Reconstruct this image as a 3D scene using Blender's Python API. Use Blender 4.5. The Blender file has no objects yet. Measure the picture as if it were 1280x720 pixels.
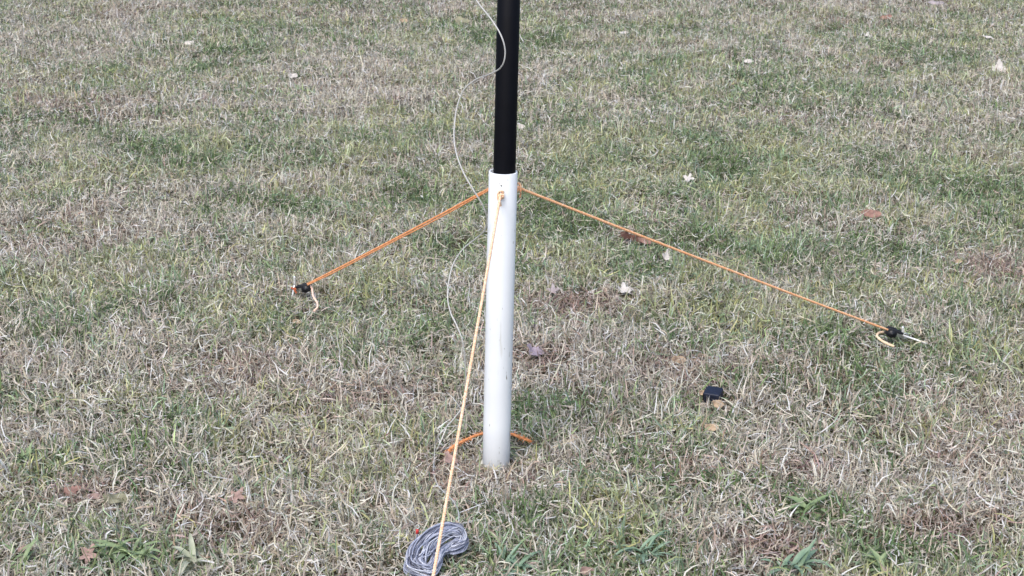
import bpy, bmesh, math, random
import numpy as np
from mathutils import Vector, Matrix

random.seed(7)
rng = np.random.default_rng(11)
S = bpy.context.scene
COL = S.collection
R = math.radians
PI = math.pi

# ------------------------------------------------------------------ camera geometry
F_PX, CAM_H, PITCH = 2000.0, 1.47, R(18.2)
FWD = Vector((0, math.cos(PITCH), -math.sin(PITCH)))
UP = Vector((0, math.sin(PITCH), math.cos(PITCH)))
EYE = Vector((0, 0, CAM_H))


def ray(px, py):
    return FWD + Vector((1, 0, 0)) * ((px - 640) / F_PX) - UP * ((py - 360) / F_PX)


def on_ground(px, py, z=0.0):
    d = ray(px, py)
    return EYE + d * ((z - CAM_H) / d.z)


def at_depth(px, py, y):
    d = ray(px, py)
    return EYE + d * (y / d.y)


# ------------------------------------------------------------------ helpers
def prop(o, label=None, cat=None, group=None, kind=None):
    if label: o['label'] = label
    if cat: o['category'] = cat
    if group: o['group'] = group
    if kind: o['kind'] = kind
    return o


def thing(name, loc, label, cat, group=None):
    o = bpy.data.objects.new(name, None)
    o.empty_display_size = 0.02
    COL.objects.link(o)
    o.location = loc
    return prop(o, label, cat, group)


def link(name, bm, mats, parent=None, smooth=True, loc=None):
    """One mesh object from a bmesh given in world space; its origin moves to `loc` (or to its parent)."""
    me = bpy.data.meshes.new(name)
    base = Vector(loc) if loc is not None else Vector((0, 0, 0))
    if parent is not None:
        base = Vector(parent.location)
    bmesh.ops.translate(bm, verts=bm.verts, vec=-base)
    bmesh.ops.recalc_face_normals(bm, faces=bm.faces)
    bm.to_mesh(me)
    bm.free()
    if not isinstance(mats, (list, tuple)):
        mats = [mats]
    for m in mats:
        me.materials.append(m)
    if smooth:
        me.polygons.foreach_set('use_smooth', [True] * len(me.polygons))
    o = bpy.data.objects.new(name, me)
    COL.objects.link(o)
    if parent is not None:
        o.parent = parent
    else:
        o.location = base
    return o


def frames(pts):
    """Parallel-transport frames along a polyline."""
    n = len(pts)
    tans = []
    for i in range(n):
        a = pts[max(i - 1, 0)]
        b = pts[min(i + 1, n - 1)]
        t = (b - a)
        tans.append(t.normalized() if t.length > 1e-9 else Vector((0, 0, 1)))
    ref = Vector((0, 0, 1)) if abs(tans[0].z) < 0.9 else Vector((1, 0, 0))
    nrm = tans[0].cross(ref).normalized()
    out = []
    for t in tans:
        nrm = (nrm - t * nrm.dot(t))
        nrm = nrm.normalized() if nrm.length > 1e-6 else t.orthogonal().normalized()
        out.append((t, nrm, t.cross(nrm)))
    return out


def tube(bm, pts, rad, seg=8, cap=True, closed=False):
    fr = frames(pts)
    rings = []
    for i, p in enumerate(pts):
        r = rad[i] if isinstance(rad, (list, tuple)) else rad
        _, a, b = fr[i]
        rings.append([bm.verts.new(p + a * (r * math.cos(2 * PI * k / seg)) + b * (r * math.sin(2 * PI * k / seg)))
                      for k in range(seg)])
    m = len(rings)
    for i in range(m if closed else m - 1):
        A, B = rings[i], rings[(i + 1) % m]
        for k in range(seg):
            bm.faces.new((A[k], A[(k + 1) % seg], B[(k + 1) % seg], B[k]))
    if cap and not closed:
        bm.faces.new(rings[0][::-1])
        bm.faces.new(rings[-1])
    return rings


def catmull(ctrl, n=10):
    P = [ctrl[0] * 2 - ctrl[1]] + list(ctrl) + [ctrl[-1] * 2 - ctrl[-2]]
    out = []
    for i in range(1, len(P) - 2):
        p0, p1, p2, p3 = P[i - 1], P[i], P[i + 1], P[i + 2]
        for k in range(n):
            t = k / n
            out.append(0.5 * ((2 * p1) + (p2 - p0) * t + (2 * p0 - 5 * p1 + 4 * p2 - p3) * t * t
                              + (3 * p1 - p0 - 3 * p2 + p3) * t ** 3))
    out.append(P[-2].copy())
    return out


def twisted_rope(bm, pts, r, pitch=0.016, strands=3, seg=6):
    """A laid rope: strands wound round the centre line."""
    dense = [pts[0]]
    for a, b in zip(pts[:-1], pts[1:]):
        L = (b - a).length
        k = max(1, int(L / (pitch / 6)))
        for j in range(1, k + 1):
            dense.append(a.lerp(b, j / k))
    fr = frames(dense)
    s = 0.0
    dist = [0.0]
    for a, b in zip(dense[:-1], dense[1:]):
        s += (b - a).length
        dist.append(s)
    for q in range(strands):
        line = []
        for p, (_, a, b), d in zip(dense, fr, dist):
            w = 2 * PI * (d / pitch + q / strands)
            line.append(p + a * (math.cos(w) * r * 0.5) + b * (math.sin(w) * r * 0.5))
        tube(bm, line, r * 0.55, seg)


def ring_pts(c, u, v, r, n=18):
    return [c + u * (r * math.cos(2 * PI * k / n)) + v * (r * math.sin(2 * PI * k / n)) for k in range(n)]


def box(bm, c, ax, ay, az, sx, sy, sz, bev=0.0, seg=2):
    t = bmesh.new()
    bmesh.ops.create_cube(t, size=1.0)
    bmesh.ops.scale(t, vec=(sx, sy, sz), verts=t.verts)
    if bev:
        bmesh.ops.bevel(t, geom=t.edges[:], offset=bev, segments=seg, affect='EDGES', profile=0.6)
    M = Matrix((ax, ay, az)).transposed().to_4x4()
    M.translation = c
    bmesh.ops.transform(t, matrix=M, verts=t.verts)
    me = bpy.data.meshes.new('tmp')
    t.to_mesh(me)
    t.free()
    bm.from_mesh(me)
    bpy.data.meshes.remove(me)


# ------------------------------------------------------------------ materials
def mat(name, color, rough=0.6, metal=0.0, spec=0.5, vary=0.0, vscale=40.0, bump=0.0, bscale=200.0, color2=None):
    m = bpy.data.materials.new(name)
    m.use_nodes = True
    nt = m.node_tree
    b = nt.nodes['Principled BSDF']
    b.inputs['Base Color'].default_value = (*color, 1)
    b.inputs['Roughness'].default_value = rough
    b.inputs['Metallic'].default_value = metal
    b.inputs['Specular IOR Level'].default_value = spec
    tc = nt.nodes.new('ShaderNodeTexCoord')
    if vary or color2:
        n = nt.nodes.new('ShaderNodeTexNoise')
        n.inputs['Scale'].default_value = vscale
        n.inputs['Detail'].default_value = 5
        nt.links.new(tc.outputs['Object'], n.inputs['Vector'])
        ramp = nt.nodes.new('ShaderNodeValToRGB')
        ramp.color_ramp.elements[0].position = 0.35
        ramp.color_ramp.elements[1].position = 0.65
        c2 = color2 or tuple(c * (1 - vary) for c in color)
        ramp.color_ramp.elements[0].color = (*c2, 1)
        ramp.color_ramp.elements[1].color = (*color, 1)
        nt.links.new(n.outputs['Fac'], ramp.inputs['Fac'])
        nt.links.new(ramp.outputs['Color'], b.inputs['Base Color'])
    if bump:
        n2 = nt.nodes.new('ShaderNodeTexNoise')
        n2.inputs['Scale'].default_value = bscale
        n2.inputs['Detail'].default_value = 4
        nt.links.new(tc.outputs['Object'], n2.inputs['Vector'])
        bp = nt.nodes.new('ShaderNodeBump')
        bp.inputs['Strength'].default_value = bump
        bp.inputs['Distance'].default_value = 0.002
        nt.links.new(n2.outputs['Fac'], bp.inputs['Height'])
        nt.links.new(bp.outputs['Normal'], b.inputs['Normal'])
    return m


def grass_material():
    m = bpy.data.materials.new('grass_blades')
    m.use_nodes = True
    nt = m.node_tree
    nt.nodes.clear()
    out = nt.nodes.new('ShaderNodeOutputMaterial')
    at = nt.nodes.new('ShaderNodeAttribute')
    at.attribute_name = 'blade_color'
    d = nt.nodes.new('ShaderNodeBsdfPrincipled')
    d.inputs['Roughness'].default_value = 0.55
    d.inputs['Specular IOR Level'].default_value = 0.35
    t = nt.nodes.new('ShaderNodeBsdfTranslucent')
    mx = nt.nodes.new('ShaderNodeMixShader')
    mx.inputs['Fac'].default_value = 0.22
    nt.links.new(at.outputs['Color'], d.inputs['Base Color'])
    nt.links.new(at.outputs['Color'], t.inputs['Color'])
    nt.links.new(d.outputs[0], mx.inputs[1])
    nt.links.new(t.outputs[0], mx.inputs[2])
    nt.links.new(mx.outputs[0], out.inputs['Surface'])
    return m


def soil_material():
    m = bpy.data.materials.new('thatch_and_soil')
    m.use_nodes = True
    nt = m.node_tree
    b = nt.nodes['Principled BSDF']
    b.inputs['Roughness'].default_value = 0.95
    b.inputs['Specular IOR Level'].default_value = 0.1
    tc = nt.nodes.new('ShaderNodeTexCoord')
    n = nt.nodes.new('ShaderNodeTexNoise')
    n.inputs['Scale'].default_value = 2.2
    n.inputs['Detail'].default_value = 8
    n2 = nt.nodes.new('ShaderNodeTexNoise')
    n2.inputs['Scale'].default_value = 160
    n2.inputs['Detail'].default_value = 3
    for q in (n, n2):
        nt.links.new(tc.outputs['Object'], q.inputs['Vector'])
    r1 = nt.nodes.new('ShaderNodeValToRGB')
    r1.color_ramp.elements[0].position = 0.35
    r1.color_ramp.elements[1].position = 0.68
    r1.color_ramp.elements[0].color = (0.070, 0.070, 0.042, 1)
    r1.color_ramp.elements[1].color = (0.15, 0.12, 0.09, 1)
    nt.links.new(n.outputs['Fac'], r1.inputs['Fac'])
    r2 = nt.nodes.new('ShaderNodeValToRGB')
    r2.color_ramp.elements[0].position = 0.3
    r2.color_ramp.elements[1].position = 0.72
    r2.color_ramp.elements[0].color = (0.45, 0.43, 0.42, 1)
    r2.color_ramp.elements[1].color = (1.35, 1.30, 1.2, 1)
    nt.links.new(n2.outputs['Fac'], r2.inputs['Fac'])
    mul = nt.nodes.new('ShaderNodeMix')
    mul.data_type = 'RGBA'
    mul.blend_type = 'MULTIPLY'
    mul.inputs['Factor'].default_value = 1
    nt.links.new(r1.outputs['Color'], mul.inputs['A'])
    nt.links.new(r2.outputs['Color'], mul.inputs['B'])
    nt.links.new(mul.outputs['Result'], b.inputs['Base Color'])
    bp = nt.nodes.new('ShaderNodeBump')
    bp.inputs['Strength'].default_value = 0.8
    bp.inputs['Distance'].default_value = 0.01
    nt.links.new(n2.outputs['Fac'], bp.inputs['Height'])
    nt.links.new(bp.outputs['Normal'], b.inputs['Normal'])
    return m


M_GRASS = grass_material()
M_SOIL = soil_material()
M_PVC = mat('white_pvc', (0.85, 0.885, 0.925), 0.34, vary=0.05, vscale=9)


def add_specks(m, dirt, lo, scale, stretch):
    """Small elongated scuffs and dried splashes of dirt over a material's own colour."""
    nt = m.node_tree
    b = nt.nodes['Principled BSDF']
    old = b.inputs['Base Color'].links[0].from_socket
    tc = nt.nodes.new('ShaderNodeTexCoord')
    mp = nt.nodes.new('ShaderNodeMapping')
    mp.inputs['Scale'].default_value = (1, 1, stretch)
    n = nt.nodes.new('ShaderNodeTexNoise')
    n.inputs['Scale'].default_value = scale
    n.inputs['Detail'].default_value = 4
    r = nt.nodes.new('ShaderNodeValToRGB')
    r.color_ramp.elements[0].position = lo
    r.color_ramp.elements[1].position = lo + 0.05
    mx = nt.nodes.new('ShaderNodeMix')
    mx.data_type = 'RGBA'
    mx.inputs['B'].default_value = (*dirt, 1)
    nt.links.new(tc.outputs['Object'], mp.inputs['Vector'])
    nt.links.new(mp.outputs['Vector'], n.inputs['Vector'])
    nt.links.new(n.outputs['Fac'], r.inputs['Fac'])
    nt.links.new(r.outputs['Color'], mx.inputs['Factor'])
    nt.links.new(old, mx.inputs['A'])
    nt.links.new(mx.outputs['Result'], b.inputs['Base Color'])


add_specks(M_PVC, (0.22, 0.20, 0.17), 0.685, 190, 0.22)
add_specks(M_PVC, (0.62, 0.62, 0.60), 0.66, 40, 0.08)
M_BLACK = mat('black_mast', (0.0035, 0.004, 0.007), 0.55, spec=0.12, vary=0.3, vscale=30)
M_ROPE = mat('orange_rope', (0.95, 0.50, 0.24), 0.75, color2=(0.70, 0.24, 0.08), vscale=220)
M_CORD = mat('frayed_orange_cord', (0.90, 0.42, 0.18), 0.85, color2=(0.62, 0.22, 0.08), vscale=140)
M_ROPE_PALE = mat('pale_orange_rope', (0.97, 0.66, 0.43), 0.7, color2=(0.88, 0.36, 0.14), vscale=240)
M_ROPE_PEACH = mat('peach_orange_rope', (0.96, 0.77, 0.59), 0.7, color2=(0.88, 0.50, 0.28), vscale=240)  # palest of the main rope tints, a peach base colour for the front rope
M_TAIL = mat('rope_tail_pale', (0.96, 0.80, 0.60), 0.7, color2=(0.94, 0.62, 0.38), vscale=300)
M_TAIL_PINK = mat('rope_tail_pink', (0.95, 0.74, 0.62), 0.7, color2=(0.93, 0.58, 0.42), vscale=300)
M_WIRE = mat('grey_wire', (0.58, 0.58, 0.57), 0.45, vary=0.15, vscale=60)
M_COIL = mat('coiled_wire_insulation', (0.36, 0.39, 0.50), 0.40, color2=(0.26, 0.285, 0.38), vscale=50)
M_COIL_PALE = mat('coiled_wire_pale', (0.60, 0.63, 0.72), 0.35, color2=(0.44, 0.47, 0.57), vscale=50)  # lighter tone for strands picked at random
M_COIL_DARK = mat('coiled_wire_dark', (0.19, 0.205, 0.28), 0.5, color2=(0.11, 0.12, 0.17), vscale=50)  # darker tone for strands picked at random
M_PLASTIC = mat('black_plastic', (0.010, 0.011, 0.016), 0.45, bump=0.1, bscale=400)
M_NAVY = mat('dark_navy_plastic', (0.012, 0.018, 0.042), 0.5, vary=0.3, vscale=90)
M_ZINC = mat('dull_zinc', (0.46, 0.48, 0.47), 0.38, metal=0.85, vary=0.2, vscale=200)
M_STEEL = mat('bright_tinned_steel', (0.86, 0.86, 0.86), 0.35, metal=0.5)
M_RED = mat('red_vinyl', (0.62, 0.045, 0.045), 0.4)

# ------------------------------------------------------------------ noise on the ground plane


def hash2(ix, iy, seed):
    h = (ix.astype(np.int64) * 374761393 + iy.astype(np.int64) * 668265263 + seed * 974711) & 0x7fffffff
    h = ((h ^ (h >> 13)) * 1274126177) & 0x7fffffff
    return ((h ^ (h >> 16)) & 0xffff) / 65535.0


def vnoise(x, y, scale, seed):
    x = x * scale
    y = y * scale
    ix, iy = np.floor(x), np.floor(y)
    fx, fy = x - ix, y - iy
    fx = fx * fx * (3 - 2 * fx)
    fy = fy * fy * (3 - 2 * fy)
    a = hash2(ix, iy, seed)
    b = hash2(ix + 1, iy, seed)
    c = hash2(ix, iy + 1, seed)
    d = hash2(ix + 1, iy + 1, seed)
    return (a * (1 - fx) + b * fx) * (1 - fy) + (c * (1 - fx) + d * fx) * fy


def fbm(x, y, scale, seed, octs=4):
    v = np.zeros_like(x)
    amp, tot = 1.0, 0.0
    for o in range(octs):
        v += amp * vnoise(x, y, scale * 2 ** o, seed + 31 * o)
        tot += amp
        amp *= 0.55
    return v / tot


def ground_z(x, y):
    return 0.030 * (fbm(x, y, 0.9, 5, 3) - 0.5) + 0.016 * (vnoise(x, y, 5.0, 9) - 0.5)


def gz(x, y):
    return float(ground_z(np.array([x], float), np.array([y], float))[0])


def spot(px, py, lift=0.0):
    """Point on the lawn seen at a pixel, following the gentle bumps."""
    p = on_ground(px, py)
    for _ in range(4):
        p = on_ground(px, py, gz(p.x, p.y) + lift)
    return p


# patches of the lawn: pixel centre, half width in pixels across, half depth in pixels down, amount
GREEN = [(860, 215, 170, 40, .42), (750, 190, 70, 40, .25), (930, 180, 60, 25, .2), (480, 170, 190, 40, .30), (1190, 230, 110, 50, .30),
         (700, 300, 60, 60, .30), (560, 260, 70, 50, .18), (430, 410, 90, 35, .30), (520, 430, 60, 40, .2), (60, 245, 60, 14, .4),
         (1000, 110, 200, 30, .15), (1150, 60, 120, 40, .15), (340, 410, 40, 20, .2), (910, 480, 60, 14, .35),
         (170, 690, 60, 30, .4), (250, 700, 40, 20, .4), (20, 640, 40, 50, .3), (690, 690, 70, 40, .3), (810, 680, 60, 40, .38),
         (1010, 640, 60, 25, .42), (1060, 690, 110, 35, .40), (610, 640, 50, 30, .25), (750, 640, 90, 25, .22), (1130, 480, 70, 50, .2),
         (880, 400, 60, 14, .2), (910, 400, 30, 10, .4), (30, 365, 60, 12, .3), (1120, 560, 60, 20, .25), (30, 570, 40, 12, .35),
         (690, 510, 40, 20, .25), (1280, 250, 60, 40, .25), (950, 330, 150, 40, .12), (820, 500, 100, 60, .05), (800, 290, 150, 30, .15)]
DRY = [(150, 300, 170, 60, .25), (250, 460, 260, 70, .30), (130, 60, 200, 50, .12), (460, 100, 160, 25, .22), (760, 110, 120, 20, .18),
       (640, 660, 60, 20, .1), (360, 640, 160, 60, .25), (1200, 400, 130, 70, .2), (860, 470, 150, 50, .18), (980, 540, 110, 50, .18),
       (1180, 590, 110, 40, .2), (730, 450, 60, 40, .2), (330, 230, 80, 25, .2), (880, 30, 160, 20, .12), (1100, 300, 100, 22, .15),
       (480, 340, 120, 30, .14), (60, 200, 90, 20, .18), (700, 590, 90, 40, .1), (60, 430, 130, 40, .2)]
BROWN = [(715, 385, 55, 14, .8), (672, 452, 45, 14, .75), (795, 300, 30, 7, .6), (970, 690, 55, 28, .75), (1180, 665, 70, 25, .55),
         (290, 660, 60, 25, .55), (560, 590, 40, 25, .45), (100, 615, 60, 14, .5), (300, 460, 60, 30, .3), (840, 455, 30, 12, .3),
         (1250, 340, 50, 22, .45), (400, 20, 60, 10, .4), (470, 500, 90, 25, .35), (1010, 590, 60, 20, .35), (660, 600, 40, 18, .35),
         (850, 590, 40, 20, .35), (1040, 480, 40, 20, .25)]


def patch_field(x, y, patches):
    v = np.zeros_like(x)
    for px, py, rx, ry, a in patches:
        c = on_ground(px, py)
        ex = on_ground(px + rx, py)
        e1, e2 = on_ground(px, py - ry * 0.9), on_ground(px, py + ry * 0.9)
        sx = max(abs(ex.x - c.x), 0.02)
        sy = max(abs(e1.y - e2.y) / 2, 0.03)
        q = ((x - c.x) / sx) ** 2 + ((y - c.y) / sy) ** 2
        v += a * np.exp(-q * 0.9)
    return v


# ------------------------------------------------------------------ the ground sheet
def make_ground():
    xs = np.concatenate([[-220, -60, -20], np.linspace(-8, 8, 161), [20, 60, 220]])
    ys = np.concatenate([[-80, -20, -4], np.linspace(0, 16, 161), [24, 60, 120, 300]])
    X, Y = np.meshgrid(xs, ys)
    Z = ground_z(X, Y)
    nx, ny = len(xs), len(ys)
    co = np.stack([X, Y, Z], -1).reshape(-1, 3)
    i = np.arange((ny - 1) * (nx - 1))
    r, c = i // (nx - 1), i % (nx - 1)
    a = r * nx + c
    faces = np.stack([a, a + 1, a + nx + 1, a + nx], -1)
    me = bpy.data.meshes.new('ground')
    me.vertices.add(len(co))
    me.vertices.foreach_set('co', co.ravel())
    me.loops.add(faces.size)
    me.loops.foreach_set('vertex_index', faces.ravel().astype(np.int32))
    me.polygons.add(len(faces))
    me.polygons.foreach_set('loop_start', np.arange(0, faces.size, 4, dtype=np.int32))
    me.update()
    me.validate()
    me.polygons.foreach_set('use_smooth', [True] * len(faces))
    me.materials.append(M_SOIL)
    o = bpy.data.objects.new('ground', me)
    COL.objects.link(o)
    prop(o, kind='structure', label='soil and thatch of the open field under the patchy lawn', cat='ground')


make_ground()

# ------------------------------------------------------------------ the pole's base points
BASE = on_ground(620, 579)
PIPE_TOP = at_depth(629, 214, BASE.y)
AXIS = (PIPE_TOP - BASE).normalized()
PIPE_R = 0.0300
MAST_R = 0.0232


def along_axis(z):
    return BASE + AXIS * ((z - BASE.z) / AXIS.z)


# places where grass stays low: (point, radius)
KEEP = []
LOW = []

# ------------------------------------------------------------------ grass blades (numpy, one mesh)
PAL_STRAW = np.array([(.68, .625, .505), (.77, .72, .62), (.57, .51, .40), (.66, .58, .515), (.69, .66, .555), (.47, .405, .315)])
PAL_GREEN = np.array([(.125, .185, .075), (.165, .24, .115), (.24, .31, .15), (.25, .34, .22), (.36, .41, .22), (.40, .395, .19), (.46, .50, .33)])
PAL_BROWN = np.array([(.42, .31, .26), (.32, .225, .18), (.52, .41, .36), (.25, .18, .15)])


def make_blades(x, y, kind, far):
    """kind 0 upright, 1 lying thatch. Returns verts, faces, colours."""
    n = len(x)
    cn = vnoise(x, y, 7.0, 55) * 0.6 + vnoise(x, y, 15.0, 56) * 0.4
    g = 0.42 + 1.05 * (fbm(x, y, 1.3, 101, 4) - 0.5) + 1.0 * (cn - 0.5) + 1.1 * patch_field(x, y, GREEN) - 1.1 * patch_field(x, y, DRY)
    br = patch_field(x, y, BROWN) * 1.25 + np.clip(fbm(x, y, 2.1, 303, 3) - 0.60, 0, 1) * 1.2
    g = np.clip(g - br * 0.6, 0.03, 0.92)
    u = rng.random(n)
    green = u < np.where(kind == 0, np.clip(g * 1.15, 0, 0.95), g * 0.42)
    brown = (~green) & (rng.random(n) < np.clip(0.05 + br * 0.8, 0, 0.85))
    col = PAL_STRAW[rng.integers(0, len(PAL_STRAW), n)]
    # neighbouring green blades share a hue
    hue = np.clip((vnoise(x, y, 5.0, 77) * 1.0 + rng.random(n) * 0.45 - 0.22) * len(PAL_GREEN), 0, len(PAL_GREEN) - 1).astype(int)
    col = np.where(green[:, None], PAL_GREEN[hue], col)
    col = np.where(brown[:, None], PAL_BROWN[rng.integers(0, len(PAL_BROWN), n)], col)
    col = col * np.exp(rng.normal(-0.03, 0.34, n))[:, None]
    col = np.clip(col + rng.normal(0, 0.012, (n, 3)), 0.015, 0.8)
    grow = 0.58 + 0.55 * vnoise(x, y, 4.0, 21) + 0.42 * vnoise(x, y, 14.0, 22)
    low = np.ones(n)
    for p, r in LOW:
        low = np.minimum(low, np.where(np.hypot(x - p.x, y - p.y) < r, 0.42, 1.0))
    grow = grow * low
    L = np.where(kind == 0, rng.gamma(7, 0.0049, n) * grow, rng.gamma(6, 0.0058, n))
    L = np.where(green & (kind == 0), L * 1.05, L)
    L = np.clip(L, 0.010, 0.085)
    stalk = (kind == 0) & (~green) & (rng.random(n) < 0.0012)
    L = np.where(stalk, rng.uniform(0.06, 0.09, n), L)
    w = np.where(kind == 0, rng.uniform(0.0015, 0.0030, n), rng.uniform(0.0014, 0.0029, n))
    w = np.where(green, w * 1.2, w)
    w = np.where(stalk, 0.0010, w)
    if far:
        w *= 1.35
    az = rng.uniform(0, 2 * PI, n)
    th0 = np.where(kind == 0, np.abs(rng.normal(0.25, 0.35, n)), rng.normal(1.40, 0.22, n))
    kap = np.where(kind == 0, rng.normal(1.15, 0.85, n), rng.normal(0.15, 1.0, n))
    kap = np.where(stalk, 0.15, kap)
    tau = rng.normal(0, 1.0, n) + np.where(kind == 1, rng.normal(0, 1.4, n), 0)
    tw = rng.uniform(-0.9, 0.9, n)
    z0 = ground_z(x, y) + np.where(kind == 0, -0.002, rng.uniform(0.000, 0.020, n) * grow)
    seg = 2 if far else 3
    P = np.stack([x, y, z0], -1)
    prof = [1.0, 0.9, 0.0] if seg == 2 else [0.85, 1.0, 0.72, 0.0]
    ladder = []
    gzv = ground_z(x, y)
    for k in range(seg + 1):
        s = k / seg
        th = th0 + kap * s
        ph = az + tau * s
        side = np.stack([-np.sin(ph), np.cos(ph), np.zeros(n)], -1)
        nor = np.stack([np.cos(th) * np.cos(ph), np.cos(th) * np.sin(ph), -np.sin(th)], -1)
        wd = side * np.cos(tw)[:, None] + nor * np.sin(tw)[:, None]
        if k < seg:
            hw = (w * prof[k] * 0.5 * 1.25)[:, None]
            ladder.append(P - wd * hw)
            ladder.append(P + wd * hw)
        else:
            ladder.append(P)
        d = np.stack([np.sin(th) * np.cos(ph), np.sin(th) * np.sin(ph), np.cos(th)], -1)
        P = P + d * (L / seg)[:, None]
        P[:, 2] = np.maximum(P[:, 2], gzv + 0.002)
    V = np.stack(ladder, 1)                   # n, 2*seg+1, 3
    return V.reshape(-1, 3), 2 * seg + 1, seg, np.repeat(col, 2 * seg + 1, 0)


def sample_field():
    sets = []
    for y0, y1, dens, far in ((2.2, 3.4, 34000, False), (3.4, 4.8, 29000, False), (4.8, 6.6, 21000, False),
                              (6.6, 9.0, 15000, True), (9.0, 13.5, 9000, True)):
        hw = 0.34 * y1 + 0.75
        n = int((y1 - y0) * 2 * hw * dens)
        x = rng.uniform(-hw, hw, n)
        y = rng.uniform(y0, y1, n)
        ok = np.abs(x) < 0.335 * y + 0.75
        x, y = x[ok], y[ok]
        # clumping and thin places
        cl = 0.34 + 0.80 * vnoise(x, y, 13.0, 404) + 0.42 * vnoise(x, y, 34.0, 405)
        cl *= 1.0 - np.clip(patch_field(x, y, BROWN), 0, 1) * 0.15
        ok = rng.random(len(x)) < cl
        x, y = x[ok], y[ok]
        kind = (rng.random(len(x)) < 0.46 + 0.35 * np.clip(patch_field(x, y, BROWN), 0, 1)).astype(int)
        ok = np.ones(len(x), bool)
        for p, r in KEEP:
            d = np.hypot(x - p.x, y - p.y)
            ok &= (d > r)
        ok &= np.hypot(x - BASE.x, y - BASE.y) > PIPE_R + 0.002
        sets.append((x[ok], y[ok], kind[ok], far))
    # a ragged collar of blades pressed against the foot of the pipe
    a = rng.uniform(0, 2 * PI, 150)
    r = PIPE_R + rng.uniform(0.003, 0.030, 150)
    sets.append((BASE.x + r * np.cos(a), BASE.y + r * np.sin(a), np.zeros(150, int), False))
    return sets


def make_grass():
    Vs, Cs, loops, starts, totals = [], [], [], [], []
    base = 0
    lo = 0
    for x, y, kind, far in sample_field():
        V, stride, seg, C = make_blades(x, y, kind, far)
        n = len(x)
        Vs.append(V)
        Cs.append(C)
        off = base + np.arange(n, dtype=np.int64)[:, None] * stride
        pat = []
        sizes = []
        for k in range(seg - 1):
            pat += [2 * k, 2 * k + 1, 2 * k + 3, 2 * k + 2]
            sizes.append(4)
        pat += [2 * seg - 2, 2 * seg - 1, 2 * seg]
        sizes.append(3)
        loops.append((off + np.array(pat)[None, :]).ravel())
        sz = np.tile(np.array(sizes), n)
        totals.append(sz)
        base += len(V)
    V = np.concatenate(Vs).astype(np.float32)
    C = np.concatenate(Cs).astype(np.float32)
    loopv = np.concatenate(loops).astype(np.int32)
    tot = np.concatenate(totals).astype(np.int32)
    st = np.concatenate([[0], np.cumsum(tot)[:-1]]).astype(np.int32)
    me = bpy.data.meshes.new('grass')
    me.vertices.add(len(V))
    me.vertices.foreach_set('co', V.ravel())
    me.loops.add(len(loopv))
    me.loops.foreach_set('vertex_index', loopv)
    me.polygons.add(len(st))
    me.polygons.foreach_set('loop_start', st)
    me.update(calc_edges=True)
    at = me.attributes.new('blade_color', 'FLOAT_COLOR', 'POINT')
    at.data.foreach_set('color', np.concatenate([C, np.ones((len(C), 1), np.float32)], 1).ravel())
    me.polygons.foreach_set('use_smooth', np.ones(len(st), bool))
    me.materials.append(M_GRASS)
    o = bpy.data.objects.new('grass', me)
    COL.objects.link(o)
    prop(o, kind='stuff', label='patchy autumn lawn of short green and straw coloured blades', cat='grass')
    print('blades verts', len(V))


# ------------------------------------------------------------------ white pipe and black mast
def revolve(bm, prof, seg=40):
    """Closed profile of (radius, distance along the pole axis) turned round the axis."""
    z = AXIS
    a = z.orthogonal().normalized()
    b = z.cross(a)
    rings = []
    for r, h in prof:
        c = BASE + AXIS * h
        rings.append([bm.verts.new(c + a * (r * math.cos(2 * PI * k / seg)) + b * (r * math.sin(2 * PI * k / seg)))
                      for k in range(seg)])
    m = len(rings)
    for i in range(m):
        A, B = rings[i], rings[(i + 1) % m]
        for k in range(seg):
            bm.faces.new((A[k], A[(k + 1) % seg], B[(k + 1) % seg], B[k]))


PIPE_L = (PIPE_TOP - BASE).length
pole = thing('pipe_sleeve', BASE, 'upright white plastic pipe standing in the grass and holding the black mast', 'pipe')
bm = bmesh.new()
R0 = PIPE_R
revolve(bm, [(R0, -0.12), (R0, 0.10), (R0, 0.3), (R0, PIPE_L - 0.0012), (R0 - 0.0008, PIPE_L), (R0 - 0.0032, PIPE_L), (R0 - 0.004, PIPE_L - 0.0012),
             (R0 - 0.004, 0.2), (R0 - 0.004, -0.12)], 48)
link('pipe_wall', bm, M_PVC, pole)

# anchor points of the three guy ropes
Z_EYE = on_ground(0, 0).z
eye_c = at_depth(629.0, 237, BASE.y)
H_EYE = (eye_c - BASE).length
TENS_R = spot(1106, 411, 0.045)
TENS_L = spot(386, 357, 0.045)
for q, r in ((TENS_R, .10), (TENS_L, .10), (BASE + Vector((0, .03, 0)), .09)):
    LOW.append((q + Vector((0, -.03, 0)), r))
ANCH_F = on_ground(624 - 0.1732 * 838, 235 + 838, 0.02)


def eye_dir(target):
    d = (target - eye_c)
    d -= AXIS * d.dot(AXIS)
    return d.normalized()


ROPES = {}
for key, tgt in (('r', TENS_R), ('l', TENS_L), ('f', ANCH_F)):
    d = eye_dir(tgt)
    c = BASE + AXIS * H_EYE + d * (PIPE_R + 0.0035)
    side = AXIS.cross(d)
    bm = bmesh.new()
    tube(bm, ring_pts(c + d * 0.001, d, AXIS, 0.0048, 16), 0.0012, 8, closed=True)
    tube(bm, [c - d * 0.0055, c - d * 0.0037], 0.0032, 12)
    link('eye_bolt', bm, M_STEEL, pole)
    ROPES[key] = (c + d * 0.004, d, side)
# small dark screw above the front knot
d = ROPES['f'][1]
bm = bmesh.new()
c = BASE + AXIS * (H_EYE + 0.0165) + d * PIPE_R
tube(bm, [c - d * 0.002, c + d * 0.0006, c + d * 0.0011], [0.0020, 0.0020, 0.0012], 12)
link('screw', bm, M_ZINC, pole)

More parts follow.
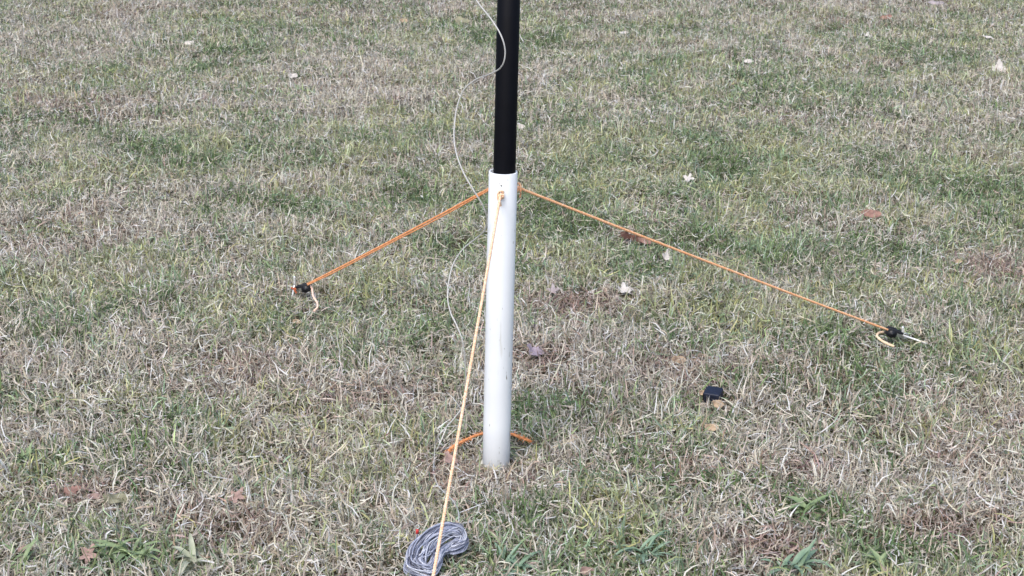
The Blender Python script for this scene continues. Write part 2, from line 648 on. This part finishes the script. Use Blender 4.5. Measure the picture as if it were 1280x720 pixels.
mast_c = PIPE_TOP + Vector((0.0026, -0.0005, 0))
mast = thing('mast', mast_c - AXIS * 0.5, 'black round mast rising out of the top of the white pipe', 'mast')
bm = bmesh.new()
tube(bm, [mast_c - AXIS * 0.5, mast_c, mast_c + AXIS * 0.9], MAST_R, 40)
link('mast_tube', bm, M_BLACK, mast)
bm = bmesh.new()
cm = mast_c + AXIS * 0.9
tube(bm, [cm - AXIS * 0.05, cm + AXIS * 0.004, cm + AXIS * 0.006], [MAST_R + 0.002, MAST_R + 0.002, MAST_R], 40)
link('collar', bm, M_BLACK, mast)
bm = bmesh.new()
tube(bm, [cm, cm + AXIS * 0.9], 0.019, 32)
link('mast_tube', bm, M_BLACK, mast)


# ------------------------------------------------------------------ guy ropes
def knot(bm, c, d, side, r):
    """A few turns of rope and a stub round the eye."""
    pts = []
    for k in range(46):
        t = k / 45
        w = 2 * PI * 2.6 * t
        pts.append(c + d * (0.001 + 0.004 * math.sin(w * 0.5)) + side * (0.0058 * math.cos(w)) + Vector((0, 0, 1)) * (0.006 * math.sin(w) - 0.010 * t + 0.003))
    tube(bm, pts, r, 8)
    stub = catmull([pts[-1], pts[-1] + side * 0.004 + d * 0.004 - Vector((0, 0, .004)), pts[-1] + side * 0.006 + d * 0.003 - Vector((0, 0, .013))], 6)
    tube(bm, stub, r, 8)


ROPE_R = 0.0031


def guy_rope(key, end, label, m, tail_pts, m_tail, doubled, sag=0.004, rad=ROPE_R):
    st, d, side = ROPES[key]
    t = thing('guy_rope', st, label, 'rope', 'guy ropes staying the pole')
    n = 24
    pts = []
    for k in range(n + 1):
        s = k / n
        p = st.lerp(end, s)
        p.z -= sag * 4 * s * (1 - s)
        pts.append(p)
    bm = bmesh.new()
    twisted_rope(bm, pts, rad)
    link('main_line', bm, m, t)
    bm = bmesh.new()
    knot(bm, st, d, side, 0.0021)
    link('knot', bm, m, t)
    if doubled:
        bm = bmesh.new()
        pts2 = []
        hs = (end - st)
        hs.z = 0
        hs = Vector((-hs.y, hs.x, 0)).normalized()
        for k in range(n + 1):
            s = k / n
            p = st.lerp(end, s)
            p.z -= 0.004 + 0.006 * 4 * s * (1 - s) * (0.8 + 0.2 * math.sin(9 * s))
            pts2.append(p + hs * 0.0015)
        twisted_rope(bm, pts2, rad * 0.72)
        link('return_line', bm, M_ROPE, t)
    if tail_pts:
        bm = bmesh.new()
        twisted_rope(bm, catmull(tail_pts, 10), ROPE_R * 1.05)
        link('tail', bm, m_tail, t)
    return t


def at_near(px, py, ref, dz=0.0):
    """Point on the pixel's ray at the same depth as ref (plus dz along y)."""
    return at_depth(px, py, ref.y + dz)


tail_r = [at_near(1104, 415, TENS_R), at_near(1098.5, 416, TENS_R, -.012), spot(1096.3, 420, .040), spot(1101, 425, .034),
          spot(1109, 429.5, .030), spot(1117.5, 433, .024)]
tail_l = [at_near(387.5, 357, TENS_L), at_near(390.3, 361, TENS_L, -.02), spot(391.5, 370, .042), spot(396.5, 378, .036),
          spot(396.8, 384, .034), spot(392.3, 389, .028)]
for q in tail_r + tail_l:
    LOW.append((q + Vector((0, -.03, 0)), .045))
guy_rope('r', at_near(1113, 413.5, TENS_R), 'long pale orange guy rope running from the white pipe to the tensioner on the right', M_ROPE_PALE, tail_r, M_TAIL, False, 0.003)
guy_rope('l', at_near(384, 355, TENS_L), 'deep orange doubled guy rope running from the white pipe back to the left tensioner', M_ROPE, tail_l, M_TAIL_PINK, True, 0.002, 0.0026)
guy_rope('f', ANCH_F, 'pale peach guy rope crossing the white pipe and passing over the wire coil', M_ROPE_PEACH, None, None, False, 0.003)


# ------------------------------------------------------------------ rope tensioners and pegs
def tensioner(ref, toward, label):
    """toward: unit vector along the rope towards the peg."""
    ax = toward.normalized()
    ay = Vector((0, 0, 1)).cross(ax).normalized()
    az = ax.cross(ay)
    t = thing('rope_tensioner', ref, label, 'tensioner', 'rope tensioners at the ends of the guy ropes')
    bm = bmesh.new()
    # two black cheeks with a rounded cam between them
    for s in (-1, 1):
        box(bm, ref + ax * 0.010 + ay * (0.008 * s), ax, ay, az, 0.026, 0.0048, 0.023, 0.0022)
        box(bm, ref + ax * 0.030 + ay * (0.0062 * s) + az * 0.006, ax, ay, az, 0.020, 0.003, 0.007, 0.0012)
    box(bm, ref + ax * 0.001, ax, ay, az, 0.011, 0.0196, 0.016, 0.003)
    link('body', bm, M_PLASTIC, t)
    bm = bmesh.new()
    c = ref + ax * 0.010 - az * 0.003
    tube(bm, [c - ay * 0.0108, c + ay * 0.0108], 0.0105, 20)
    tube(bm, [c - ay * 0.0128, c - ay * 0.0108], 0.004, 12)
    tube(bm, [c + ay * 0.0108, c + ay * 0.0128], 0.004, 12)
    link('cam_roller', bm, M_PLASTIC, t)
    bm = bmesh.new()
    # grey metal hook: a flat plate and a hooked wire reaching for the peg
    box(bm, ref + ax * 0.031 - az * 0.002, ax, ay, az, 0.026, 0.0090, 0.014, 0.0025)
    hook = [ref + ax * 0.040 + az * 0.004, ref + ax * 0.049 + az * 0.007, ref + ax * 0.056 + az * 0.003, ref + ax * 0.055 - az * 0.005,
            ref + ax * 0.047 - az * 0.007]
    tube(bm, catmull(hook, 6), 0.0022, 8)
    link('hook', bm, M_ZINC, t)
    return t


def peg(head, lean, label, shaft_len=0.16):
    """A steel peg: bent head above the grass, shaft down into the soil along `lean`."""
    t = thing('tent_peg', head, label, 'peg', 'tent pegs holding the guy ropes')
    bm = bmesh.new()
    d = lean.normalized()
    tube(bm, [head, head + d * shaft_len * 0.9, head + d * shaft_len], [0.0026, 0.0026, 0.0008], 10)
    link('shaft', bm, M_STEEL, t)
    bm = bmesh.new()
    u = Vector((0, 0, 1))
    tube(bm, catmull([head - d * 0.001, head + u * 0.012 - d * 0.001, head + u * 0.024 - d * 0.002], 6), [0.0034] * 12 + [0.0022], 10)
    link('head', bm, M_STEEL, t)
    return t


# right hand set
dirR = (at_near(1128, 418, TENS_R) - at_near(1108, 412, TENS_R)).normalized()
tensioner(at_near(1110, 413.5, TENS_R), dirR, 'black rope tensioner with grey hook lying in the grass at the right rope')
hR = at_near(1128.5, 419, TENS_R, -0.004)
peg(hR, at_near(1147, 424.5, TENS_R, -0.012) - hR + Vector((0, 0, -0.002)), 'white steel peg slanting into the grass beyond the right tensioner', 0.085)
# left hand set
dirL = (at_near(370, 358.5, TENS_L, 0.01) - at_near(386, 356, TENS_L)).normalized()
tensioner(at_near(387, 358.5, TENS_L), dirL, 'black rope tensioner with grey hook hanging at the left rope')
hL = at_near(368.3, 356, TENS_L, 0.005)
peg(hL, Vector((-0.25, 0.25, -1)), 'white pointed peg head standing in the grass at the left tensioner', 0.12)
# frayed red end of cord by the left peg
bm = bmesh.new()
pts = [at_near(364, 359.5, TENS_L, .004), at_near(366.5, 361, TENS_L), at_near(369, 363.5, TENS_L, -.004), at_near(370.5, 366.5, TENS_L, -.008)]
twisted_rope(bm, catmull(pts, 6), 0.0026)
pts = [at_near(367.5, 359.5, TENS_L, -.004), at_near(369.5, 361.5, TENS_L, -.006), at_near(368, 364.5, TENS_L, -.008)]
twisted_rope(bm, catmull(pts, 6), 0.0022)
M_RUST = mat('rust_orange_cord', (0.55, 0.15, 0.06), 0.8, color2=(0.35, 0.09, 0.04), vscale=300)
prop(link('cord_end', bm, M_RUST, loc=TENS_L), 'short frayed rust orange cord end beside the left peg', 'cord')

# ------------------------------------------------------------------ orange cord round the foot of the pipe
CORD_PX = [(558, 571, .016), (560, 565, .026), (567, 558, .030), (578, 552, .030), (590, 546.5, .031), (604, 542, .030), (622, 540, .028),
           (641, 543, .030), (650, 546.5, .030), (657, 549, .028), (664, 552, .020)]
pts = [spot(*q) for q in CORD_PX]
for q in pts:
    LOW.append((q + Vector((0, -.02, 0)), .035))
bm = bmesh.new()
twisted_rope(bm, catmull(pts, 10), 0.0035, pitch=0.018)
fz = random.Random(3)
line = catmull(pts, 14)
for k in range(170):
    p = fz.choice(line)
    v = Vector((fz.gauss(0, 1), fz.gauss(0, 1), fz.gauss(0.2, .8))).normalized()
    v2 = (v + Vector((fz.gauss(0, .5), fz.gauss(0, .5), fz.gauss(0, .5)))).normalized()
    tube(bm, [p + v * .003, p + v * .006, p + v * .006 + v2 * fz.uniform(.002, .006)], 0.00045, 4)
prop(link('cord', bm, M_CORD, loc=pts[6]), 'frayed orange cord lying in the grass behind the foot of the white pipe', 'cord')

# ------------------------------------------------------------------ loose grey wire spiralling down by the pole
front = BASE.y - 0.055
wire_px = [(560, -70, .05), (578, -32, .03), (596, 1, -.01), (614, 24, -.05), (627, 46, -.075), (631.5, 66, -.075), (627, 83, -.065), (614, 92, -.02), (596, 99, .03), (580, 112, .05),
           (571, 135, .045), (567.5, 165, .02), (570, 190, -.01), (579, 215, -.04), (592, 238, -.06), (603, 256, -.06), (608.5, 272, -.045), (606, 287, -.015), (595, 298, .02),
           (580, 310, .04), (568, 327, .045), (562, 346, .03), (559.5, 370, .01), (563, 390, -.01), (571, 407, -.03), (577.5, 424, -.04), (580.5, 443, -.035),
           (582, 468, -.02), (583, 492, -.005), (578, 508, .0), (570, 520, .0), (558, 534, .0), (548, 545, .0)]
pts = [at_depth(px, py, BASE.y + dy) for px, py, dy in wire_px]
pts += [spot(544, 557, .022), spot(543, 572, .020), spot(542, 590, .018), spot(547, 606, .020), spot(557, 617, .024), spot(567, 627, .026), spot(573, 640, .032), spot(573.5, 652, .044)]
bm = bmesh.new()
tube(bm, catmull(pts, 8), 0.0015, 8)
prop(link('wire', bm, M_WIRE, loc=pts[-1]), 'thin grey wire hanging in loose spirals beside the mast down to the coil', 'wire')

# ------------------------------------------------------------------ coil of wire
CC = spot(546, 689, 0.026)
px_m = (on_ground(560, 689) - on_ground(550, 689)).length / 10.0
coil = thing('wire_coil', CC, 'bundle of grey blue wire coiled on the grass by the front rope', 'coil')
bm = bmesh.new()
rr = random.Random(5)
XV = Vector((1, 0, 0))
# loop control points in the tilted plane of the coil: pixels -> (across, up the slope)
loop = [(521, 708, .006), (524, 693, .016), (533, 679, .028), (546, 669, .038), (561, 664, .040), (572, 666, .036), (577, 673, .026),
        (569, 680, .020), (558, 684, .016), (549, 691, .014), (544, 703, .008), (536, 714, .002)]
wide = [1.35, 1.3, 1.15, 1.0, .95, .9, .7, .55, .5, .55, .65, .9]
loop3 = [spot(px, py, h + .016) for px, py, h in loop]
cen = sum(loop3, Vector()) / len(loop3)
for s in range(58):
    a, b = rr.uniform(0, 2 * PI), math.sqrt(rr.uniform(0.15, 1))
    ph, sp = rr.uniform(0, 6), rr.uniform(.5, 1.5)
    ctrl = []
    m = len(loop3)
    for i, p in enumerate(loop3):
        tan = (loop3[(i + 1) % m] - loop3[i - 1]).normalized()
        n1 = tan.cross(Vector((0, -.45, .9))).normalized()
        n2 = n1.cross(tan)
        w1 = a + sp * math.sin(2 * PI * i / m + ph)
        q = p + n1 * (0.0170 * b * wide[i] * math.cos(w1)) + n2 * (0.0150 * b * wide[i] * math.sin(w1))
        q += Vector((rr.uniform(-1, 1), rr.uniform(-1, 1), rr.uniform(-1, 1))) * 0.0030
        q.z = max(q.z, gz(q.x, q.y) + .004)
        ctrl.append(q)
    line = catmull(ctrl + [ctrl[0], ctrl[1]], 6)[3:-3]
    nf = len(bm.faces)
    tube(bm, line, rr.uniform(0.0012, 0.0016), 6)
    mi = rr.choice((0, 0, 1, 1, 2))
    bm.faces.ensure_lookup_table()
    for f in bm.faces[nf:]:
        f.material_index = mi
# loose bights sagging out at the lower end
for s in range(9):
    x0 = rr.uniform(-6, 6)
    ctrl = [spot(px + x0 + rr.uniform(-2, 2), py + rr.uniform(-2, 2), h + .012) for px, py, h in
            ((536, 690, .026), (548, 678, .034), (562, 671, .036), (575, 672, .03), (581, 679, .02), (574, 688, .012), (562, 692, .010))]
    tube(bm, catmull(ctrl, 6), 0.0013, 6)
link('coiled_strands', bm, [M_COIL, M_COIL_PALE, M_COIL_DARK], coil)
# wire end with a red crimped ring terminal
te = spot(521.5, 667, .036)
bm = bmesh.new()
tube(bm, catmull([spot(522, 691, .034), spot(517.5, 684, .036), spot(520, 677, .037), te], 8), 0.0012, 6)
link('wire_end', bm, M_COIL, coil)
term = thing('ring_terminal', Vector(), '', '')
for k in ('label', 'category'):
    if k in term: del term[k]
term.parent = coil
bm = bmesh.new()
tube(bm, [te, te + Vector((0.0005, 0, .010))], [0.0034, 0.0030], 10)
sl = link('crimp_sleeve', bm, M_RED, None)
bm = bmesh.new()
tube(bm, ring_pts(te + Vector((.001, 0, .0145)), XV, Vector((0, .5, .87)), 0.0036, 14), 0.0011, 8, closed=True)
rg = link('ring', bm, M_ZINC, None)
for q in (sl, rg):
    q.parent = term
    q.location = -coil.location

# ------------------------------------------------------------------ small dark plastic cap
cp = spot(892, 496, 0.014)
KEEP.append((Vector((cp.x, cp.y, 0)), 0.026))
LOW.append((Vector((cp.x, cp.y - .04, 0)), 0.05))
cap = thing('end_cap', cp, 'small dark navy square plastic cap lying beside a tan leaf', 'cap')
ax = Vector((math.cos(R(24)), -math.sin(R(24)), 0)).normalized()
az = Vector((-0.10, -0.22, 1)).normalized()
ay = az.cross(ax).normalized()
ax = ay.cross(az)
bm = bmesh.new()
box(bm, cp, ax, ay, az, 0.040, 0.036, 0.038, 0.004, 3)
t = bm.faces[:]
link('shell', bm, M_NAVY, cap)
bm = bmesh.new()
box(bm, cp - ax * 0.0195, ax, ay, az, 0.006, 0.030, 0.031, 0.0015)
link('left_plate', bm, M_PLASTIC, cap)  # black plate over the left face of the navy box


# ------------------------------------------------------------------ dry leaves
def leaf_mesh(bm, c, size, kind, yaw, tilt, roll, curl, seed):
    """A dead leaf: lobed or oval outline with a midrib, curled and crumpled, plus a stalk."""
    q = random.Random(seed)
    na, nr = 60, 6
    ph = q.uniform(0, 6)
    M = Matrix.Rotation(yaw, 3, 'Z') @ Matrix.Rotation(tilt, 3, 'X') @ Matrix.Rotation(roll, 3, 'Y')

    def outline(a):
        if kind == 'lobed':
            r = 0.40 + 0.50 * abs(math.cos(2.5 * a)) ** 2.0 + 0.05 * math.sin(11 * a + ph) + 0.09 * math.sin(a + ph)
            return r * (1.0 if abs(a) < 2.3 else 0.8)
        if kind == 'oval':
            return 1 / math.sqrt((math.cos(a)) ** 2 + (math.sin(a) / 0.52) ** 2) * (1 + 0.03 * math.sin(8 * a + ph))
        return (0.75 + 0.15 * math.sin(3 * a + ph) + 0.10 * math.sin(5 * a + 2 * ph) + 0.06 * math.sin(11 * a))

    def place(u, v):
        x, y = u * size * 0.5, v * size * 0.5
        z = curl * size * (0.55 * v * v + 0.25 * u * u) - 0.10 * size * math.exp(-(v * 9) ** 2) * 0.3
        z += size * 0.06 * math.sin(5 * u + ph) * math.cos(4 * v + ph)
        return c + M @ Vector((x, y, z))

    top = [bm.verts.new(place(0, 0))]
    rings = []
    for i in range(1, nr + 1):
        ring = []
        for k in range(na):
            a = 2 * PI * k / na
            a2 = a if a <= PI else a - 2 * PI
            r = outline(a2) * i / nr
            ring.append(bm.verts.new(place(r * math.cos(a), r * math.sin(a))))
        rings.append(ring)
    for k in range(na):
        bm.faces.new((top[0], rings[0][k], rings[0][(k + 1) % na]))
    for i in range(nr - 1):
        for k in range(na):
            bm.faces.new((rings[i][k], rings[i][(k + 1) % na], rings[i + 1][(k + 1) % na], rings[i + 1][k]))


def leaf_mat(name, c, dark=0.6):
    return mat(name, c, 0.7, color2=tuple(v * dark for v in c), vscale=55, bump=0.3, bscale=150)


LM = {
    'white': leaf_mat('leaf_bleached', (0.66, 0.62, 0.58), 0.78),
    'grey': leaf_mat('leaf_grey_pink', (0.42, 0.37, 0.385), 0.8),
    'mauve': leaf_mat('leaf_mauve', (0.36, 0.30, 0.36), 0.75),
    'tan': leaf_mat('leaf_tan', (0.56, 0.42, 0.29), 0.72),
    'pink': leaf_mat('leaf_salmon', (0.44, 0.30, 0.26), 0.6),
    'rust': leaf_mat('leaf_rust', (0.36, 0.205, 0.165), 0.55),
    'brown': leaf_mat('leaf_dark_brown', (0.13, 0.055, 0.035), 0.5),
    'olive': leaf_mat('leaf_dull_olive', (0.30, 0.29, 0.19), 0.7),
}
# px, py, width in px, colour, shape, tilt, curl, label
LEAVES = [
    (1249, 87, 22, 'white', 'rag', .5, .5, 'big crumpled white leaf near the far right edge'),
    (1084, 45, 17, 'white', 'lobed', .35, .5, 'small bright white leaf far back at the upper right'),
    (860, 224, 20, 'white', 'lobed', .45, .6, 'bleached lobed leaf beside a dark green grass tuft behind the right rope'),
    (834, 323, 20, 'white', 'lobed', .5, .7, 'bleached lobed leaf lying just below the right rope'),
    (780, 363, 28, 'white', 'lobed', .3, .5, 'large pale pinkish leaf in the dry grass right of the pipe'),
    (668, 440, 24, 'mauve', 'rag', .35, .4, 'mauve grey leaf on bare thatch right of the pipe'),
    (691, 364, 20, 'grey', 'lobed', .3, .5, 'dull grey leaf above the brown thatch patch by the pipe'),
    (790, 298, 29, 'brown', 'oval', .15, .3, 'dark brown leaf lying directly behind the right rope'),
    (806, 302, 17, 'rust', 'oval', .3, .4, 'reddish brown leaf touching the dark brown one under the rope'),
    (1089, 268, 23, 'rust', 'oval', .6, .5, 'rusty orange narrow leaf alone in the grass at the right'),
    (895, 506, 20, 'tan', 'oval', .75, .9, 'tan leaf leaning on the front of the dark plastic cap'),
    (878, 491, 12, 'tan', 'oval', .9, .4, 'small tan leaf at the left side of the dark plastic cap'),
    (889, 535, 17, 'tan', 'oval', .7, 1.0, 'curled tan leaf a little below the dark plastic cap'),
    (371, 402, 11, 'tan', 'oval', 1.1, .3, 'small upright tan leaf below the left tensioner'),
    (110, 694, 30, 'pink', 'lobed', .7, .3, 'salmon leaf beside the plantain rosette at the lower left'),
    (90, 614, 22, 'rust', 'rag', .3, .3, 'dull red leaf half sunk in the straw at the left'),
    (118, 621, 18, 'pink', 'oval', .3, .4, 'salmon leaf next to the dull red one at the left'),
    (295, 622, 28, 'pink', 'lobed', .35, .4, 'bright salmon lobed leaf in the straw at the lower left'),
    (32, 686, 18, 'pink', 'oval', .4, .3, 'small salmon leaf near the lower left corner'),
    (145, 624, 29, 'olive', 'oval', .4, .3, 'long dull olive leaf lying in straw at the left'),
    (562, 574, 22, 'pink', 'rag', .3, .3, 'dull salmon leaf at the left end of the orange cord'),
    (650, 159, 14, 'white', 'oval', .8, .5, 'small white curled leaf right of the black mast'),
    (780, 41, 11, 'white', 'oval', .3, .2, 'narrow white leaf far back right of the mast'),
    (936, 77, 12, 'white', 'oval', .6, .5, 'small white leaf far back in the upper middle right'),
    (1198, 327, 11, 'tan', 'oval', .7, .4, 'small pale tan leaf near the right edge'),
    (1236, 47, 18, 'white', 'oval', .2, .2, 'flat pale leaf above the big white leaf'),
    (1170, 4, 20, 'grey', 'oval', .2, .2, 'grey pale leaf at the very top right'),
    (576, 27, 22, 'olive', 'rag', .3, .3, 'dull olive leaf far back left of the hanging wire'),
    (366, 95, 12, 'white', 'oval', .7, .5, 'small white leaf in straw at the upper left middle'),
    (237, 54, 12, 'white', 'oval', .6, .4, 'small white leaf far back at the upper left'),
    (505, 26, 10, 'tan', 'oval', .8, .4, 'tiny tan leaf far back left of the mast'),
    (1108, 22, 14, 'rust', 'oval', .5, .4, 'small rusty leaf at the top edge at the right'),
    (733, 714, 20, 'pink', 'oval', .8, .4, 'salmon leaf at the bottom edge right of the coil'),
    (848, 450, 18, 'tan', 'oval', .7, .5, 'thin tan leaf in straw above the dark plastic cap'),
    (383, 462, 8, 'white', 'oval', .5, .3, 'tiny white leaf in the grass below the left tensioner'),
    (1116, 621, 7, 'white', 'oval', .4, .3, 'tiny white leaf at the lower right'),
]
for i, (px, py, wpx, c, shape, tilt, curl, label) in enumerate(LEAVES):
    p = spot(px, py, 0.019)
    w = wpx / F_PX * (p - EYE).dot(FWD)
    q = random.Random(100 + i)
    o_bm = bmesh.new()
    leaf_mesh(o_bm, p, w * 1.08, shape, q.uniform(-.5, .5), tilt + q.uniform(0, .15), q.uniform(-.3, .3), curl * .85, 40 + i)
    o = link('leaf', o_bm, LM[c], loc=p)
    md = o.modifiers.new('thickness', 'SOLIDIFY')
    md.thickness = 0.0006
    prop(o, label, 'leaf', 'dead leaves scattered on the lawn')
    LOW.append((Vector((p.x, p.y - w * 0.3, 0)), w * (0.6 if c in ('white', 'tan', 'mauve', 'brown') else 0.45)))


# ------------------------------------------------------------------ broad leaved weeds
def weed_leaf(bm, c, yaw, L, W, rise, droop):
    n = 9
    d = Vector((math.cos(yaw), math.sin(yaw), 0))
    s = Vector((-d.y, d.x, 0))
    prev = None
    p = c.copy()
    for k in range(n + 1):
        t = k / n
        th = rise - droop * t
        w = W * 0.5 * max(0.10, math.sin(PI * min(1.0, 0.10 + 0.90 * t)) ** 0.75) * (1 if t < 0.97 else 0.15)
        up = Vector((0, 0, 1))
        nrm = d * (-math.sin(th)) + up * math.cos(th)
        row = [bm.verts.new(p - s * w + nrm * (w * .35)), bm.verts.new(p - s * w * .5 + nrm * (w * .08)), bm.verts.new(p.copy()),
               bm.verts.new(p + s * w * .5 + nrm * (w * .08)), bm.verts.new(p + s * w + nrm * (w * .35))]
        if prev:
            for j in range(4):
                bm.faces.new((prev[j], prev[j + 1], row[j + 1], row[j]))
        prev = row
        p = p + (d * math.cos(th) + up * math.sin(th)) * (L / n)


M_WEED = [mat('weed_green', (0.27, 0.35, 0.18), 0.5, color2=(0.18, 0.25, 0.12), vscale=45),
          mat('weed_blue_green', (0.25, 0.36, 0.25), 0.5, color2=(0.16, 0.25, 0.16), vscale=45),
          mat('weed_pale', (0.45, 0.47, 0.36), 0.55, color2=(0.32, 0.35, 0.24), vscale=45)]
WEEDS = [
    (163, 694, 9, .095, .020, 0, 'broad leaved plantain rosette at the lower left beside a salmon leaf'),
    (242, 706, 6, .085, .018, 2, 'pale floppy rosette right of the plantain at the lower left'),
    (1008, 641, 8, .075, .017, 0, 'green weed with broad leaves above the bare brown patch at the lower right'),
    (995, 712, 9, .085, .018, 1, 'blue green weed rosette cut by the bottom edge at the right'),
    (1105, 716, 7, .075, .014, 0, 'narrow leaved green weed at the bottom edge further right'),
    (803, 692, 10, .085, .009, 1, 'spiky blue green tuft at the bottom right of the coil'),
    (648, 712, 8, .08, .012, 1, 'dark green weed at the bottom edge just right of the coil'),
    (908, 483, 5, .05, .013, 0, 'small green weed right of the dark plastic cap'),
    (30, 705, 6, .07, .012, 0, 'green weed in the lower left corner'),
    (36, 575, 7, .07, .012, 0, 'small flat green weed at the left edge'),
    (836, 265, 3, .06, .020, 2, 'pale pair of broad weed leaves behind the right rope'),
    (907, 401, 5, .045, .013, 0, 'tiny dark green weed in dry grass below the right rope'),
]
for i, (px, py, n, L, W, mi, label) in enumerate(WEEDS):
    p = spot(px, py, 0.008)
    q = random.Random(900 + i)
    bm = bmesh.new()
    cents = [p] + [p + Vector((q.uniform(-1, 1) * L * .36, q.uniform(-1, 1) * L * .36, q.uniform(-.004, .004))) for _ in range(3)]
    for k in range(int(n * 3.2)):
        c = cents[0] if k < n else q.choice(cents[1:])
        sc = 1.0 if k < n else .75
        weed_leaf(bm, c + Vector((q.uniform(-.008, .008), q.uniform(-.008, .008), 0)), 2 * PI * q.random(), L * sc * q.uniform(.4, 1.0),
                  W * sc * q.uniform(.4, 1.0), q.uniform(.25, 1.15), q.uniform(.3, 1.9))
    prop(link('weed', bm, M_WEED[mi], loc=p), label, 'weed', 'broad leaved weeds in the lawn')
    LOW.append((Vector((p.x, p.y, 0)), L * 0.45))

LOW.append((Vector((CC.x, CC.y - .04, 0)), 0.11))
make_grass()

# ------------------------------------------------------------------ camera, sky, sun
cam = bpy.data.cameras.new('camera')
cam.sensor_width = 36
cam.lens = F_PX / 1280 * 36
cam.clip_start = 0.05
cam.clip_end = 1000
co = bpy.data.objects.new('camera', cam)
COL.objects.link(co)
co.location = EYE
co.rotation_euler = (PI / 2 - PITCH, 0, 0)
S.camera = co
cam.dof.use_dof = True
cam.dof.focus_distance = 3.7
cam.dof.aperture_fstop = 18

SUN_EL, SUN_AZ = R(52), R(200)      # high, behind the camera and a little to its left
w = bpy.data.worlds.new('World')
S.world = w
w.use_nodes = True
nt = w.node_tree
bg = nt.nodes['Background']
sky = nt.nodes.new('ShaderNodeTexSky')
sky.sky_type = 'NISHITA'
sky.sun_disc = False
sky.sun_elevation = SUN_EL
sky.sun_rotation = SUN_AZ
sky.air_density = 1.0
sky.dust_density = 3.0
sky.ozone_density = 1.0
nt.links.new(sky.outputs[0], bg.inputs['Color'])
bg.inputs['Strength'].default_value = 0.15
sl = bpy.data.lights.new('sun', 'SUN')
sl.energy = 1.2
sl.angle = R(40)
sl.color = (1.0, 0.97, 0.93)
so = bpy.data.objects.new('sun', sl)
COL.objects.link(so)
sd = Vector((math.sin(SUN_AZ) * math.cos(SUN_EL), math.cos(SUN_AZ) * math.cos(SUN_EL), math.sin(SUN_EL)))
so.rotation_euler = sd.to_track_quat('Z', 'Y').to_euler()

vs = S.view_settings
vs.view_transform = 'Standard'
vs.look = 'None'
vs.exposure = 0.53
vs.gamma = 1
vs.use_curve_mapping = False
S.render.engine = 'CYCLES'
S.cycles.max_bounces = 5
S.cycles.diffuse_bounces = 3
S.cycles.glossy_bounces = 2
S.cycles.transmission_bounces = 3
S.cycles.use_denoising = True
S.cycles.denoiser = 'OPENIMAGEDENOISE'
S.cycles.denoising_input_passes = 'RGB_ALBEDO_NORMAL'
S.cycles.denoising_prefilter = 'ACCURATE'
S.cycles.filter_width = 1.5
